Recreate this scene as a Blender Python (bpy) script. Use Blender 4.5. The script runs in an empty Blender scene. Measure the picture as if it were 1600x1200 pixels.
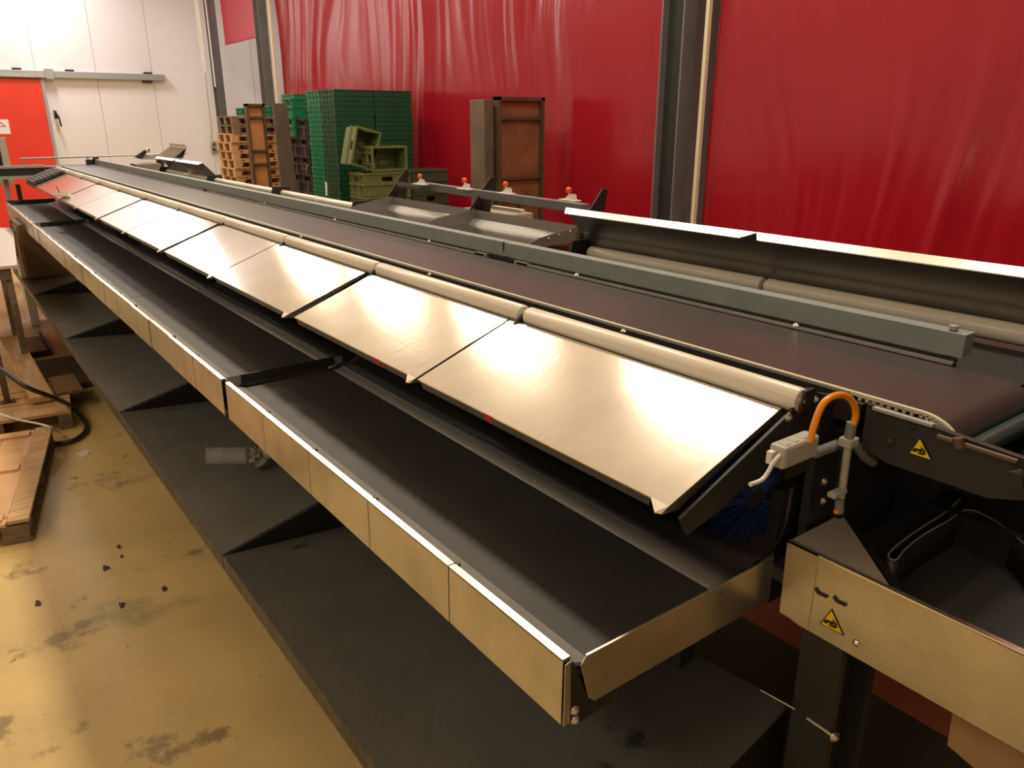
import bpy, math, random
from mathutils import Vector, Matrix
random.seed(7)
C = bpy.context.scene.collection
SC = bpy.context.scene
PI = math.pi
H = 2.2                      # camera height; the machine runs along +Y, its far side is +X

# ------------------------------------------------------------------ camera, world, lights, exposure
F_PX, VX, VY = 1200.0, -145.0, 190.0          # focal length and vanishing point of the machine, in pixels
TH = math.atan((600 - VY) / F_PX)
AZ = math.atan((800 - VX) / math.hypot(F_PX, 600 - VY))
cam = bpy.data.cameras.new('camera'); camo = bpy.data.objects.new('camera', cam); C.objects.link(camo)
cam.sensor_width = 36; cam.lens = 36 * F_PX / 1600; cam.clip_start = 0.02; cam.clip_end = 200
camo.location = (0, 0, H); camo.rotation_euler = (PI / 2 - TH, 0, -AZ)
SC.camera = camo
SC.view_settings.view_transform = 'Standard'; SC.view_settings.look = 'None'
SC.view_settings.gamma = 1; SC.view_settings.use_curve_mapping = False
SC.view_settings.exposure = 0.0
w = bpy.data.worlds.new('world'); SC.world = w; w.use_nodes = True
w.node_tree.nodes['Background'].inputs[0].default_value = (1.0, 0.86, 0.68, 1)
w.node_tree.nodes['Background'].inputs[1].default_value = 0.25
LAMP_W = 115
def lamp(x, y, z=5.5, sx=0.5, sy=1.2, power=LAMP_W, col=(1.0, 0.85, 0.64)):
    l = bpy.data.lights.new('ceiling_lamp', 'AREA'); l.shape = 'RECTANGLE'; l.size = sx; l.size_y = sy
    l.energy = power; l.color = col
    o = bpy.data.objects.new('ceiling_lamp', l); C.objects.link(o); o.location = (x, y, z)
    l2 = l.copy(); l2.energy = power * UP; l2.size = 2.6; l2.size_y = 2.6     # uplight added above each lamp, brightens the ceiling for fill
    o2 = bpy.data.objects.new('added_uplight', l2); C.objects.link(o2); o2.location = (x, y, z + .08); o2.rotation_euler = (PI, 0, 0)
UP = 0.16
for y in (1.4, 4.4, 7.5, 10.6, 13.7):
    lamp(3.35, y)
for y in (-3.5, 0.5, 4.5, 8.5, 12.5):
    lamp(-3.4, y, 5.2, 1.6, 1.6, LAMP_W * .48)  # unseen left row, added as fill light
lamp(2.3, 17.9, 5.7, power=LAMP_W * 1.3, col=(1.0, 0.93, 0.90))
lamp(-3.2, 16.5, power=LAMP_W * .5, col=(1.0, 0.90, 0.82))
lamp(7.2, 16.5, power=LAMP_W * .5, col=(1.0, 0.9, 0.85))

def fwd(px, py):                               # ray through a pixel of the 1600x1200 photograph
    s, c = math.sin(TH), math.cos(TH)
    Fh = Vector((math.sin(AZ), math.cos(AZ), 0)); R = Vector((math.cos(AZ), -math.sin(AZ), 0))
    return F_PX * (Fh * c + Vector((0, 0, -s))) + (px - 800) * R + (600 - py) * (Fh * s + Vector((0, 0, c)))
def atY(px, py, Y): r = fwd(px, py); return Vector((0, 0, H)) + r * (Y / r.y)
def atX(px, py, X): r = fwd(px, py); return Vector((0, 0, H)) + r * (X / r.x)
def atZ(px, py, Z): r = fwd(px, py); return Vector((0, 0, H)) + r * ((Z - H) / r.z)

# ------------------------------------------------------------------ materials
MATS = {}
def mat(name, col, rough=0.5, metal=0.0, noise=None, bump=None, coat=0.0, alpha=None, emit=None, wear=None, streak=None, spec=None):
    """noise=(scale, amount, detail); bump=(scale, strength, stretch xyz); wear=(scale, colour, threshold); streak=(sx,sy,sz,amount)"""
    m = bpy.data.materials.new(name); m.use_nodes = True; MATS[name] = m
    nt = m.node_tree; b = nt.nodes['Principled BSDF']; L = nt.links.new
    b.inputs['Base Color'].default_value = (*col, 1); b.inputs['Roughness'].default_value = rough
    b.inputs['Metallic'].default_value = metal
    if coat: b.inputs['Coat Weight'].default_value = coat; b.inputs['Coat Roughness'].default_value = 0.12
    if spec is not None: b.inputs['Specular IOR Level'].default_value = spec
    if alpha is not None: b.inputs['Alpha'].default_value = alpha
    if emit: b.inputs['Emission Color'].default_value = (*emit[0], 1); b.inputs['Emission Strength'].default_value = emit[1]
    tc = nt.nodes.new('ShaderNodeTexCoord'); src = None
    def noisetex(scale, detail, stretch=None, rough=.55):
        n = nt.nodes.new('ShaderNodeTexNoise'); n.inputs['Scale'].default_value = scale; n.inputs['Detail'].default_value = detail
        n.inputs['Roughness'].default_value = rough
        if stretch:
            mp = nt.nodes.new('ShaderNodeMapping'); mp.inputs['Scale'].default_value = stretch
            L(tc.outputs['Object'], mp.inputs[0]); L(mp.outputs[0], n.inputs[0])
        else: L(tc.outputs['Object'], n.inputs[0])
        return n
    def mix(a, fac, c2, mode='MIX'):
        x = nt.nodes.new('ShaderNodeMix'); x.data_type = 'RGBA'; x.blend_type = mode
        if isinstance(fac, float): x.inputs[0].default_value = fac
        else: L(fac, x.inputs[0])
        if isinstance(a, tuple): x.inputs[6].default_value = (*a, 1)
        else: L(a, x.inputs[6])
        if isinstance(c2, tuple): x.inputs[7].default_value = (*c2, 1)
        else: L(c2, x.inputs[7])
        return x.outputs[2]
    def ramp(out, lo, hi):
        r = nt.nodes.new('ShaderNodeMapRange'); r.inputs[1].default_value = lo; r.inputs[2].default_value = hi
        L(out, r.inputs[0]); return r.outputs[0]
    cur = col
    if noise:
        n = noisetex(noise[0], noise[2] if len(noise) > 2 else 4)
        dk = tuple(c * (1 - noise[1]) for c in col); cur = mix(cur, ramp(n.outputs[0], .35, .65), dk)
    if streak:
        n = noisetex(1.0, 5, streak[:3]); dk = tuple(c * (1 - streak[3]) for c in col)
        cur = mix(cur, ramp(n.outputs[0], .4, .62), dk, 'MIX')
    for wr in (wear or []):
        n = noisetex(wr[0], 6, wr[3] if len(wr) > 3 else None, .65); cur = mix(cur, ramp(n.outputs[0], wr[2], wr[2] + .06), wr[1])
    if not isinstance(cur, tuple): L(cur, b.inputs['Base Color'])
    if bump:
        n = noisetex(bump[0], 5, bump[2] if len(bump) > 2 else None)
        bp = nt.nodes.new('ShaderNodeBump'); bp.inputs['Strength'].default_value = bump[1]; bp.inputs['Distance'].default_value = 0.01
        L(n.outputs[0], bp.inputs['Height']); L(bp.outputs[0], b.inputs['Normal'])
    return m
alu = mat('brushed_aluminium', (.80, .76, .69), .13, .82, noise=(5, .10, 5), bump=(1, .03, (6, 60, 40)))
alu2 = mat('brushed_aluminium_apron', (.60, .56, .46), .30, .9, noise=(6, .22, 4), bump=(1, .05, (60, 4, 60)))
alud = mat('dull_sheet_metal', (.42, .40, .37), .38, .9, noise=(5, .2, 4))
edge = mat('bright_cut_edge', (.92, .88, .80), .25, .9)
zinc = mat('galvanised_steel', (.40, .41, .41), .5, .45, noise=(30, .15, 4))
steel = mat('bolt_steel', (.62, .60, .56), .25, 1)
darks = mat('dark_painted_steel', (.026, .027, .026), .45, .1, noise=(6, .2), spec=.4)
blacks = mat('black_steel', (.014, .014, .014), .5, .1)
midg = mat('grey_painted_steel', (.15, .16, .165), .45, .2, noise=(5, .15))
colg = mat('column_grey', (.14, .135, .14), .5, .15, noise=(3, .15))
belt = mat('black_rubber_belt', (.044, .034, .036), .36, 0, noise=(3, .2, 5), bump=(160, .08))
trayb = mat('tray_rubber', (.040, .038, .036), .55, 0, spec=.35, noise=(4, .25, 5), wear=[(5, (.012, .011, .011), .66)], bump=(120, .06))
strip = mat('lit_band_grey', (.24, .23, .215), .42, 0, noise=(8, .15))  # grey for painted light: tray bands, divider patches, guide highlight
shelfm = mat('charcoal_shelf_top', (.115, .115, .102), .45, .1, noise=(3, .2, 6), wear=[(3.5, (.03, .03, .03), .63), (28, (.12, .11, .10), .72)], bump=(140, .05))
shelfe = mat('worn_shelf_edge', (.10, .09, .06), .45, .3, noise=(20, .5))
rollm = mat('cream_roller_plastic', (.80, .76, .66), .28, 0, noise=(4, .06))
rollg = mat('grey_roller_plastic', (.52, .48, .42), .34, 0, noise=(4, .08))
tooth = mat('cream_toothed_belt', (.62, .60, .44), .5)
red = mat('red_vinyl', (.27, .004, .014), .24, 0, coat=.25, noise=(.5, .15, 3), bump=(1, .8, (3, 3, .6)))
red2 = mat('faded_red_vinyl', (.42, .03, .05), .4, 0)
doorm = mat('orange_red_door', (.78, .045, .02), .45, 0, noise=(2, .12), wear=[(7, (.45, .03, .015), .73)])
wallm = mat('white_wall_panel', (.80, .77, .78), .5, 0, noise=(.6, .04, 3))
seamm = mat('panel_joint', (.50, .47, .45), .6)
ceilm = mat('ceiling_white', (.80, .76, .70), .7)
floorm = mat('yellow_coated_concrete', (.68, .50, .215), .42, 0, noise=(1.3, .22, 6),
             wear=[(2.2, (.30, .22, .11), .58), (9, (.24, .17, .085), .66), (26, (.07, .06, .05), .66), (1.1, (.34, .24, .12), .60), (.8, (.36, .32, .15), .56)], bump=(30, .08))
wood = mat('pine_wood', (.62, .38, .17), .6, 0, streak=(3, 30, 30, .3), noise=(2, .15), bump=(40, .15))
woodx = mat('pine_wood_cross', (.68, .43, .20), .6, 0, streak=(30, 3, 30, .28), noise=(2, .15))
woodd = mat('grey_weathered_wood', (.20, .14, .09), .75, 0, streak=(4, 30, 30, .35))
woodm = mat('brown_board', (.23, .13, .07), .65, 0, noise=(3, .25))
ply = mat('dark_plywood', (.17, .095, .045), .6, 0, noise=(2, .2), streak=(2, 2, 12, .2))
rust = mat('rusty_board', (.22, .075, .03), .65, 0, noise=(4, .35), wear=[(6, (.10, .05, .03), .62)])
rustl = mat('orange_board', (.46, .18, .06), .6, 0, noise=(3, .2))
bronze = mat('brown_steel_frame', (.12, .075, .045), .5, .3, noise=(5, .3))
taupe = mat('taupe_steel_plate', (.17, .125, .095), .5, .4, noise=(3, .25))
green = mat('green_plastic', (.006, .19, .085), .42, 0, noise=(6, .2))
green_shade = mat('shaded_green_plastic', (.004, .065, .032), .45, 0, noise=(6, .2))  # darker copy of the green, shade painted into the front columns
olive = mat('olive_plastic', (.125, .15, .055), .5, 0, noise=(6, .2))
olived = mat('dark_olive_plastic', (.05, .07, .035), .5, 0, noise=(6, .2))
blackp = mat('black_plastic', (.014, .014, .015), .45)
blue = mat('blue_bristle', (.010, .035, .22), .45)
cabbox = mat('light_grey_plastic', (.42, .43, .38), .45)
cond = mat('grey_conduit', (.19, .20, .205), .45)
condl = mat('pale_conduit', (.38, .37, .32), .4)
orange = mat('orange_cable', (.90, .30, .012), .3)
whitep = mat('white_plastic', (.75, .72, .66), .45)
knobm = mat('orange_red_knob', (.80, .085, .02), .3)
yel = mat('yellow_sticker', (.85, .60, .01), .4)
blk = mat('black_print', (.01, .01, .01), .5)
redp = mat('red_print', (.65, .03, .02), .5)
paper = mat('white_paper', (.80, .78, .76), .7)
redbeam = mat('red_brown_beam', (.20, .045, .025), .55)
card = mat('tan_cardboard', (.42, .25, .12), .7, 0, noise=(5, .2))
glassd = mat('dark_window', (.02, .018, .018), .2)
clear = mat('clear_plastic_wrap', (.70, .70, .65), .15, 0, alpha=.22)
smudge = mat('floor_litter', (.70, .66, .55), .7)
redtape = mat('red_tape', (.55, .03, .03), .5)

# ------------------------------------------------------------------ mesh builder
class MB:
    def __init__(s): s.v = []; s.f = []; s.sm = []
    def add(s, vs, fs, smooth=False):
        n = len(s.v); s.v += [Vector(v) for v in vs]; s.f += [tuple(i + n for i in f) for f in fs]; s.sm += [smooth] * len(fs); return s
    def box(s, x0, x1, y0, y1, z0, z1):
        vs = [(x, y, z) for x in (x0, x1) for y in (y0, y1) for z in (z0, z1)]
        return s.add(vs, [(0, 1, 3, 2), (4, 6, 7, 5), (0, 4, 5, 1), (2, 3, 7, 6), (0, 2, 6, 4), (1, 5, 7, 3)])
    def obox(s, c, size, rot=(0, 0, 0)):
        from mathutils import Euler
        R = Euler(rot).to_matrix(); c = Vector(c); a, b, d = [k / 2 for k in size]
        vs = [c + R @ Vector((x, y, z)) for x in (-a, a) for y in (-b, b) for z in (-d, d)]
        return s.add(vs, [(0, 1, 3, 2), (4, 6, 7, 5), (0, 4, 5, 1), (2, 3, 7, 6), (0, 2, 6, 4), (1, 5, 7, 3)])
    def prismY(s, prof, y0, y1):                   # closed profile [(x, z)] extruded along Y
        n = len(prof)
        vs = [(x, y0, z) for x, z in prof] + [(x, y1, z) for x, z in prof]
        return s.add(vs, [tuple(range(n))] + [tuple(range(2 * n - 1, n - 1, -1))] + [(i, i + n, (i + 1) % n + n, (i + 1) % n) for i in range(n)])
    def prismZ(s, prof, z0, z1):
        n = len(prof)
        vs = [(x, y, z0) for x, y in prof] + [(x, y, z1) for x, y in prof]
        return s.add(vs, [tuple(range(n - 1, -1, -1))] + [tuple(range(n, 2 * n))] + [(i, (i + 1) % n, (i + 1) % n + n, i + n) for i in range(n)])
    def prismX(s, prof, x0, x1):                   # profile [(y, z)]
        n = len(prof)
        vs = [(x0, y, z) for y, z in prof] + [(x1, y, z) for y, z in prof]
        return s.add(vs, [tuple(range(n - 1, -1, -1))] + [tuple(range(n, 2 * n))] + [(i, (i + 1) % n, (i + 1) % n + n, i + n) for i in range(n)])
    def sheetY(s, line, t, y0, y1, smooth=False):   # open polyline [(x, z)] thickened by t downwards, along Y
        pts = [Vector((p[0], p[1])) for p in line]; nn = []
        for i in range(len(pts)):
            a = pts[max(i - 1, 0)]; b = pts[min(i + 1, len(pts) - 1)]; d = (b - a).normalized(); nn.append(Vector((d.y, -d.x)))
        lo = [p + n * t for p, n in zip(pts, nn)]; n = len(pts)
        vs = [(p.x, y0, p.y) for p in pts] + [(p.x, y0, p.y) for p in lo] + [(p.x, y1, p.y) for p in pts] + [(p.x, y1, p.y) for p in lo]
        fs = []
        for i in range(n - 1):
            fs += [(i, i + 2 * n, i + 1 + 2 * n, i + 1), (n + i, n + i + 1, 3 * n + i + 1, 3 * n + i), (i, i + 1, n + i + 1, n + i), (2 * n + i, 3 * n + i, 3 * n + i + 1, 2 * n + i + 1)]
        fs += [(0, n, 3 * n, 2 * n), (n - 1, 3 * n - 1, 4 * n - 1, 2 * n - 1)]
        return s.add(vs, fs, smooth)
    def slab(s, quad, t):                           # four 3-D corners and a thickness vector
        q = [Vector(p) for p in quad]; t = Vector(t); n = len(q); vs = q + [p + t for p in q]
        return s.add(vs, [tuple(range(n))] + [tuple(range(2 * n - 1, n - 1, -1))] + [(i, i + n, (i + 1) % n + n, (i + 1) % n) for i in range(n)])
    def tube(s, pts, r, n=10, cap=True):
        pts = [Vector(p) for p in pts]; rs = r if isinstance(r, (list, tuple)) else [r] * len(pts)
        rings = []; up = None
        for i, p in enumerate(pts):
            d = (pts[min(i + 1, len(pts) - 1)] - pts[max(i - 1, 0)]).normalized()
            if up is None: up = Vector((0, 0, 1)) if abs(d.z) < .9 else Vector((1, 0, 0))
            a = d.cross(up).normalized(); b = a.cross(d).normalized(); up = b
            rings.append([p + (a * math.cos(2 * PI * k / n) + b * math.sin(2 * PI * k / n)) * rs[i] for k in range(n)])
        vs = [v for rg in rings for v in rg]
        fs = [(i * n + k, i * n + (k + 1) % n, (i + 1) * n + (k + 1) % n, (i + 1) * n + k) for i in range(len(pts) - 1) for k in range(n)]
        s.add(vs, fs, True)
        if cap: s.add(rings[0], [tuple(range(n - 1, -1, -1))]); s.add(rings[-1], [tuple(range(n))])
        return s
    def ball(s, c, r, sz=1.0, n=12, m=8):
        c = Vector(c); vs = [c + Vector((0, 0, r * sz))]
        for j in range(1, m):
            t = PI * j / m
            vs += [c + Vector((r * math.sin(t) * math.cos(2 * PI * k / n), r * math.sin(t) * math.sin(2 * PI * k / n), r * sz * math.cos(t))) for k in range(n)]
        vs.append(c - Vector((0, 0, r * sz))); L = len(vs) - 1
        fs = [(0, 1 + k, 1 + (k + 1) % n) for k in range(n)]
        for j in range(m - 2):
            fs += [(1 + j * n + k, 1 + (j + 1) * n + k, 1 + (j + 1) * n + (k + 1) % n, 1 + j * n + (k + 1) % n) for k in range(n)]
        fs += [(L, 1 + (m - 2) * n + (k + 1) % n, 1 + (m - 2) * n + k) for k in range(n)]
        return s.add(vs, fs, True)
    def grid(s, fn, nu, nv, smooth=True):
        vs = [fn(i / nu, j / nv) for j in range(nv + 1) for i in range(nu + 1)]
        fs = [(j * (nu + 1) + i, j * (nu + 1) + i + 1, (j + 1) * (nu + 1) + i + 1, (j + 1) * (nu + 1) + i) for j in range(nv) for i in range(nu)]
        return s.add(vs, fs, smooth)
    def build(s, name, m, parent=None, bevel=0, solid=0, kind=None, label=None, fix=True):
        me = bpy.data.meshes.new(name); off = parent_origin(parent)
        me.from_pydata([tuple(v - off) for v in s.v], [], s.f); me.materials.append(m)
        for p, q in zip(me.polygons, s.sm): p.use_smooth = q
        me.update()
        if fix:
            import bmesh
            b = bmesh.new(); b.from_mesh(me); bmesh.ops.recalc_face_normals(b, faces=b.faces); b.to_mesh(me); b.free()
        o = bpy.data.objects.new(name, me); C.objects.link(o)
        if parent: o.parent = parent
        if solid: k = o.modifiers.new('solid', 'SOLIDIFY'); k.thickness = solid
        if bevel: k = o.modifiers.new('bevel', 'BEVEL'); k.width = bevel; k.segments = 2; k.limit_method = 'ANGLE'
        if kind: o['kind'] = kind
        if label: o['label'] = label
        return o
def parent_origin(p):
    v = Vector((0, 0, 0))
    while p is not None: v += Vector(p.location); p = p.parent
    return v
def thing(name, label, cat, loc=(0, 0, 0), group=None):
    o = bpy.data.objects.new(name, None); C.objects.link(o); o.location = loc; o.empty_display_size = .1
    o['label'] = label; o['category'] = cat
    if group: o['group'] = group
    return o
def tag(o, label, cat, group=None):
    o['label'] = label; o['category'] = cat
    if group: o['group'] = group
    return o
def struct(mb, name, m, parent=None, **k):
    o = mb.build(name, m, parent, **k)
    if parent is None: o['kind'] = 'structure'
    return o
def dup(o, loc, label=None, rot=None, group=None):
    r = o.copy(); C.objects.link(r); r.location = loc
    if rot: r.rotation_euler = rot
    if label: r['label'] = label
    if group: r['group'] = group
    for ch in list(o.children):
        c = ch.copy(); C.objects.link(c); c.parent = r
        for g in list(ch.children):
            d = g.copy(); C.objects.link(d); d.parent = c
    return r
def bolt(parent, c, n=(0, -1, 0), r=.011, name='bolt', m=None):
    c = Vector(c); n = Vector(n).normalized()
    return MB().tube([c, c + n * r * .25, c + n * r * .28, c + n * r * .75, c + n * r * .95], [r * 1.25, r * 1.25, r, r * .8, r * .3], 12).build(name, m or steel, parent)
ORD = ['first', 'second', 'third', 'fourth', 'fifth', 'sixth', 'seventh', 'eighth', 'ninth', 'tenth', 'eleventh', 'twelfth', 'thirteenth', 'fourteenth', 'fifteenth', 'sixteenth']

# ------------------------------------------------------------------ room shell
YF, XC = 19.5, 5.6
struct(MB().box(-7, 10, -7, 20, -.2, 0), 'floor', floorm)
struct(MB().box(-7, 10, -7, 20, 6.2, 6.4), 'ceiling', ceilm)
wf = struct(MB().box(-7, 10, YF + .02, YF + .25, 0, 6.2), 'wall_far', seamm)
xs = [-7.0 + .02]; x = 2.31
edges = sorted([2.31 + 1.13 * k for k in range(-8, 7)])
edges = [e for e in edges if -7 < e < 10]; edges = [-7.0] + edges + [10.0]
for a, b in zip(edges[:-1], edges[1:]):
    MB().box(a + .004, b - .004, YF, YF + .03, 0, 6.2).build('wall_panel', wallm, wf, bevel=.003)
struct(MB().box(-7.2, -7, -7, 20, 0, 6.2), 'wall_left', wallm)
struct(MB().box(-7, 10, -7.2, -7, 0, 6.2), 'wall_back', wallm)
struct(MB().box(10, 10.2, -7, 20, 0, 6.2), 'wall_right', wallm)

# sliding cold-room door on the far wall
d = MB().box(-.2, 2.36, YF - .10, YF - .01, .02, 3.02).build('door_1', doorm, bevel=.006); d['kind'] = 'structure'
MB().box(2.36, 2.42, YF - .11, YF - .01, .02, 3.02).build('door_edge', zinc, d)
h = MB().obox((2.52, YF - .12, 2.33), (.05, .06, .16), (0, 0, .1)).tube([(2.50, YF - .14, 2.42), (2.56, YF - .19, 2.30), (2.58, YF - .19, 2.10)], .018, 8)
h.build('handle', darks, d)
t = thing('door_rail', 'long grey metal sliding rail above the orange-red door on white wall', 'rail', (2, YF, 3.1))
MB().box(-.6, 4.80, YF - .13, YF - .002, 3.06, 3.19).build('rail_body', zinc, t, bevel=.006)
MB().box(-.6, 2.55, YF - .16, YF - .13, 3.055, 3.10).build('lower_lip', steel, t)
MB().box(2.46, 2.62, YF - .17, YF - .002, 3.03, 3.23).build('rail_clamp', zinc, t, bevel=.004)
for xx in (1.9, 2.85, 4.38): MB().box(xx, xx + .16, YF - .10, YF - .002, 3.19, 3.23).build('bracket', darks, t)
MB().box(4.33, 4.52, YF - .10, YF - .002, 3.015, 3.06).build('bracket', darks, t)
t = thing('paper_notice', 'white paper notice with red triangle taped to the orange-red door', 'notice', (1.55, YF - .11, 2.1))
MB().box(1.30, 1.655, YF - .108, YF - .101, 1.96, 2.24).build('sheet', paper, t)
MB().prismY([(1.40, 2.10), (1.60, 2.10), (1.50, 2.21)], YF - .111, YF - .108).build('triangle', redp, t)
MB().prismY([(1.44, 2.115), (1.56, 2.115), (1.50, 2.175)], YF - .113, YF - .111).build('inner_triangle', paper, t)
t = thing('socket_box', 'grey double socket box on the white wall beside the pallets', 'socket', (5.72, YF - .05, 1.62))
MB().box(5.64, 5.80, YF - .06, YF - .002, 1.50, 1.76).build('housing', zinc, t, bevel=.006)
for zz in (1.57, 1.69): MB().tube([(5.70, YF - .068, zz), (5.70, YF - .058, zz)], .03, 12).build('outlet', blackp, t)

# ------------------------------------------------------------------ steel columns
def column(y, lab, w=.24, d=.16):
    t = thing('steel_column', lab, 'column', (XC - .12, y, 0))
    x0 = XC - d; x1 = XC
    MB().box(x0, x1, y - w / 2, y - w / 2 + .016, 0, 6.2).build('flange', colg, t)
    MB().box(x0, x1, y + w / 2 - .016, y + w / 2, 0, 6.2).build('flange', colg, t)
    MB().box((x0 + x1) / 2 - .006, (x0 + x1) / 2 + .006, y - w / 2 + .016, y + w / 2 - .016, 0, 6.2).build('web', darks, t)
    return t
ca = column(4.99, 'dark grey steel column between the two wide red curtains', .26)
cb = column(15.08, 'dark grey steel column at far end of the widest red curtain', .24)
cc = column(17.98, 'dark grey steel column farthest away beside white wall corner', .24)
tag(MB().box(5.56, 5.60, 4.70, 4.735, 0, 6.1).build('edge_strip', mat('cream_strip', (.62, .56, .42), .5)), 'pale cream edge strip along nearest steel column', 'strip')
tag(MB().box(5.56, 5.60, 14.70, 14.77, 0, 6.1).build('edge_strip', MATS['cream_strip']), 'pale cream edge strip at far end of the widest red curtain', 'strip')
tag(MB().tube([(5.42, 18.55, 6.1), (5.42, 18.55, 2.0), (5.5, 18.9, 1.7)], .028, 8).tube([(5.42, 18.40, 6.1), (5.42, 18.40, 3.2)], .028, 8).build('wall_pipe', whitep), 'pair of thin white pipes running down beside farthest column', 'pipe')
tag(MB().box(5.425, 5.44, 17.88, 17.94, 2.9, 4.6).build('cable_duct', whitep), 'short white cable duct fixed on the farthest steel column', 'duct')

# ------------------------------------------------------------------ red vinyl curtains
from mathutils import noise as NZ
def fold(y, z, seed):
    w1 = NZ.noise(Vector((y * .5, z * .35, seed)))
    yy_ = y + .9 * w1 + .12 * (z - 3) * NZ.noise(Vector((y * .25, seed * 3.1, 0)))
    a = NZ.noise(Vector((yy_ * 1.3, z * .12, seed + 5))) * 1.2
    b = NZ.noise(Vector((yy_ * 4.2, z * .25, seed + 9)))
    c_ = NZ.noise(Vector((yy_ * 9.0, z * .45, seed + 13)))
    e = NZ.noise(Vector((y * .9 + .8 * z, z * 1.3 - .3 * y, seed + 17)))
    g = max(0, NZ.noise(Vector((y * .6, z * .3, seed + 21))) + .25)
    return a + .55 * b * (.4 + g) + .30 * c_ * (.2 + 1.6 * g) + .45 * e * g
def curtain(y0, y1, z0, m, lab, amp=.05, seed=0, name='curtain', x=XC + .02, zt=6.1, nu=260):
    rnd = random.Random(seed)
    waves = [(rnd.uniform(2.5, 11), rnd.uniform(0, 6.28), rnd.uniform(.3, 1), rnd.uniform(-.5, .5)) for _ in range(9)]
    blobs = [(rnd.uniform(y0, y1), rnd.uniform(2.2, 5.2), rnd.uniform(.25, .7), rnd.uniform(.4, 1.3), rnd.uniform(-1, 1)) for _ in range(int((y1 - y0) * 2.0))]
    def fn(u, v):
        y = y0 + (y1 - y0) * u; z = z0 + (zt - z0) * v
        f = .35 + .65 * min(1, max(0, (z - .8) / 3.0))
        d = sum(a * math.sin(k * (y + s * (z - 3) * .35) + p) for k, p, a, s in waves) / 4.5
        d += sum(.5 * s * math.exp(-((y - by) / w_) ** 2 - ((z - bz) / h_) ** 2) * math.sin((y - by) * 9 + (z - bz) * 2.5) for by, bz, w_, h_, s in blobs)
        return (x + .05 + amp * f * fold(y, z, seed), y, z)
    o = MB().grid(fn, nu, 60).build(name, m, solid=.004, fix=False)
    return tag(o, lab, 'curtain')
curtain(-6.8, 4.68, .05, red, 'glossy red vinyl curtain right of the nearest column', .085, 3, nu=460)
curtain(5.08, 14.68, .05, red, 'widest glossy red vinyl curtain behind stacked green crates', .075, 11, nu=400)
curtain(15.2, 17.7, 3.72, red2, 'short faded red vinyl curtain raised between the two far columns', .02, 5, nu=60)

# ------------------------------------------------------------------ machine frame and main belt
mach = thing('conveyor_frame', 'dark steel frame of the long sorting conveyor', 'conveyor', (1.7, 6.5, 0))
def legs(x, y): MB().box(x - .03, x + .03, y - .03, y + .03, 0, 1.45).build('leg', darks, mach)
for y in (1.2, 3.0, 5.0, 7.0, 9.0, 11.0, 12.2):
    legs(1.50, y); legs(2.30, y)
    MB().box(1.53, 2.27, y - .025, y + .025, .30, .36).build('cross_bar', darks, mach)
    if y < 12: MB().box(.86, 1.47, y - .02, y + .02, 1.04, 1.10).build('tray_arm', darks, mach)
ztop = H - .60
MB().box(1.47, 1.545, .90, 12.3, ztop - .14, ztop + .0).build('side_beam', darks, mach, bevel=.003)
MB().box(1.97, 2.40, .90, 12.3, ztop - .13, ztop - .015).build('side_beam', darks, mach, bevel=.003)
# black sheet added under the slides, stops light leaking through their gaps
MB().slab([(1.09, .93, H - .742), (1.435, .93, H - .612), (1.435, 10.96, H - .612), (1.09, 10.96, H - .742)], (0, 0, -.004)).build('added_light_stop', blacks, mach)
# inner skirt, and a black panel added to keep the space below dark
MB().box(1.482, 1.49, .93, 11.9, 1.30, ztop - .02).build('inner_skirt', blacks, mach)
MB().box(1.86, 1.88, .5, 12, .12, 1.30).build('added_dark_panel', blacks, mach)
MB().box(2.26, 2.60, -.8, 2.88, H - .80, H - .64).build('side_cover', blacks, mach)
MB().box(1.965, 2.26, -.8, .66, H - .61, H - .60).build('deck_plate', blacks, mach)
MB().box(2.56, 2.60, -.8, 2.88, .5, H - .64).build('far_skirt', blacks, mach)
# near end plate below the last slide, with post
ep = MB().prismY([(1.075, H - .745), (1.405, H - .600), (1.47, H - .553), (1.50, H - .56), (1.50, H - .70), (1.30, H - .725), (1.20, H - .765), (1.10, H - .79)], .885, .893).build('end_plate', darks, mach, bevel=.001)
ep2 = MB().prismY([(1.50, H - .567), (1.625, H - .60), (1.625, H - .95), (1.50, H - .95)], .865, .885).build('end_post', darks, mach, bevel=.001)
for p in ((1232, 652), (1276, 623)): bolt(mach, atY(*p, .884), r=.009)
for p in ((1288, 752), (1286, 782), (1322, 646), (1346, 641)): bolt(mach, atY(*p, .864), r=.009)
# near belt side plate with warning sticker
sp = MB().prismX([(.785, H - .572), (.47, H - .59), (.46, H - .61), (.46, H - .67), (.52, H - .69), (.72, H - .69), (.785, H - .675)], 1.535, 1.55).build('side_plate', darks, mach, bevel=.001)
MB().box(1.522, 1.535, .64, .765, H - .578, H - .572).build('plate_flange', zinc, mach)
MB().tube([atX(1465, 682, 1.525), atX(1590, 722, 1.525)], .006, 8).build('tension_rod', bronze, mach)
MB().tube([atX(1497, 684, 1.52), atX(1499, 700, 1.52)], .011, 8).build('rod_nut', bronze, mach)
bolt(mach, atX(1390, 690, 1.533), (-1, 0, 0), .008, m=darks); bolt(mach, atX(1426, 667, 1.534), (-1, 0, 0), .005, m=blacks)
MB().tube([(1.50, .475, H - .625), (1.535, .475, H - .625)], .018, 14).build('bearing', blacks, mach)

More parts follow.
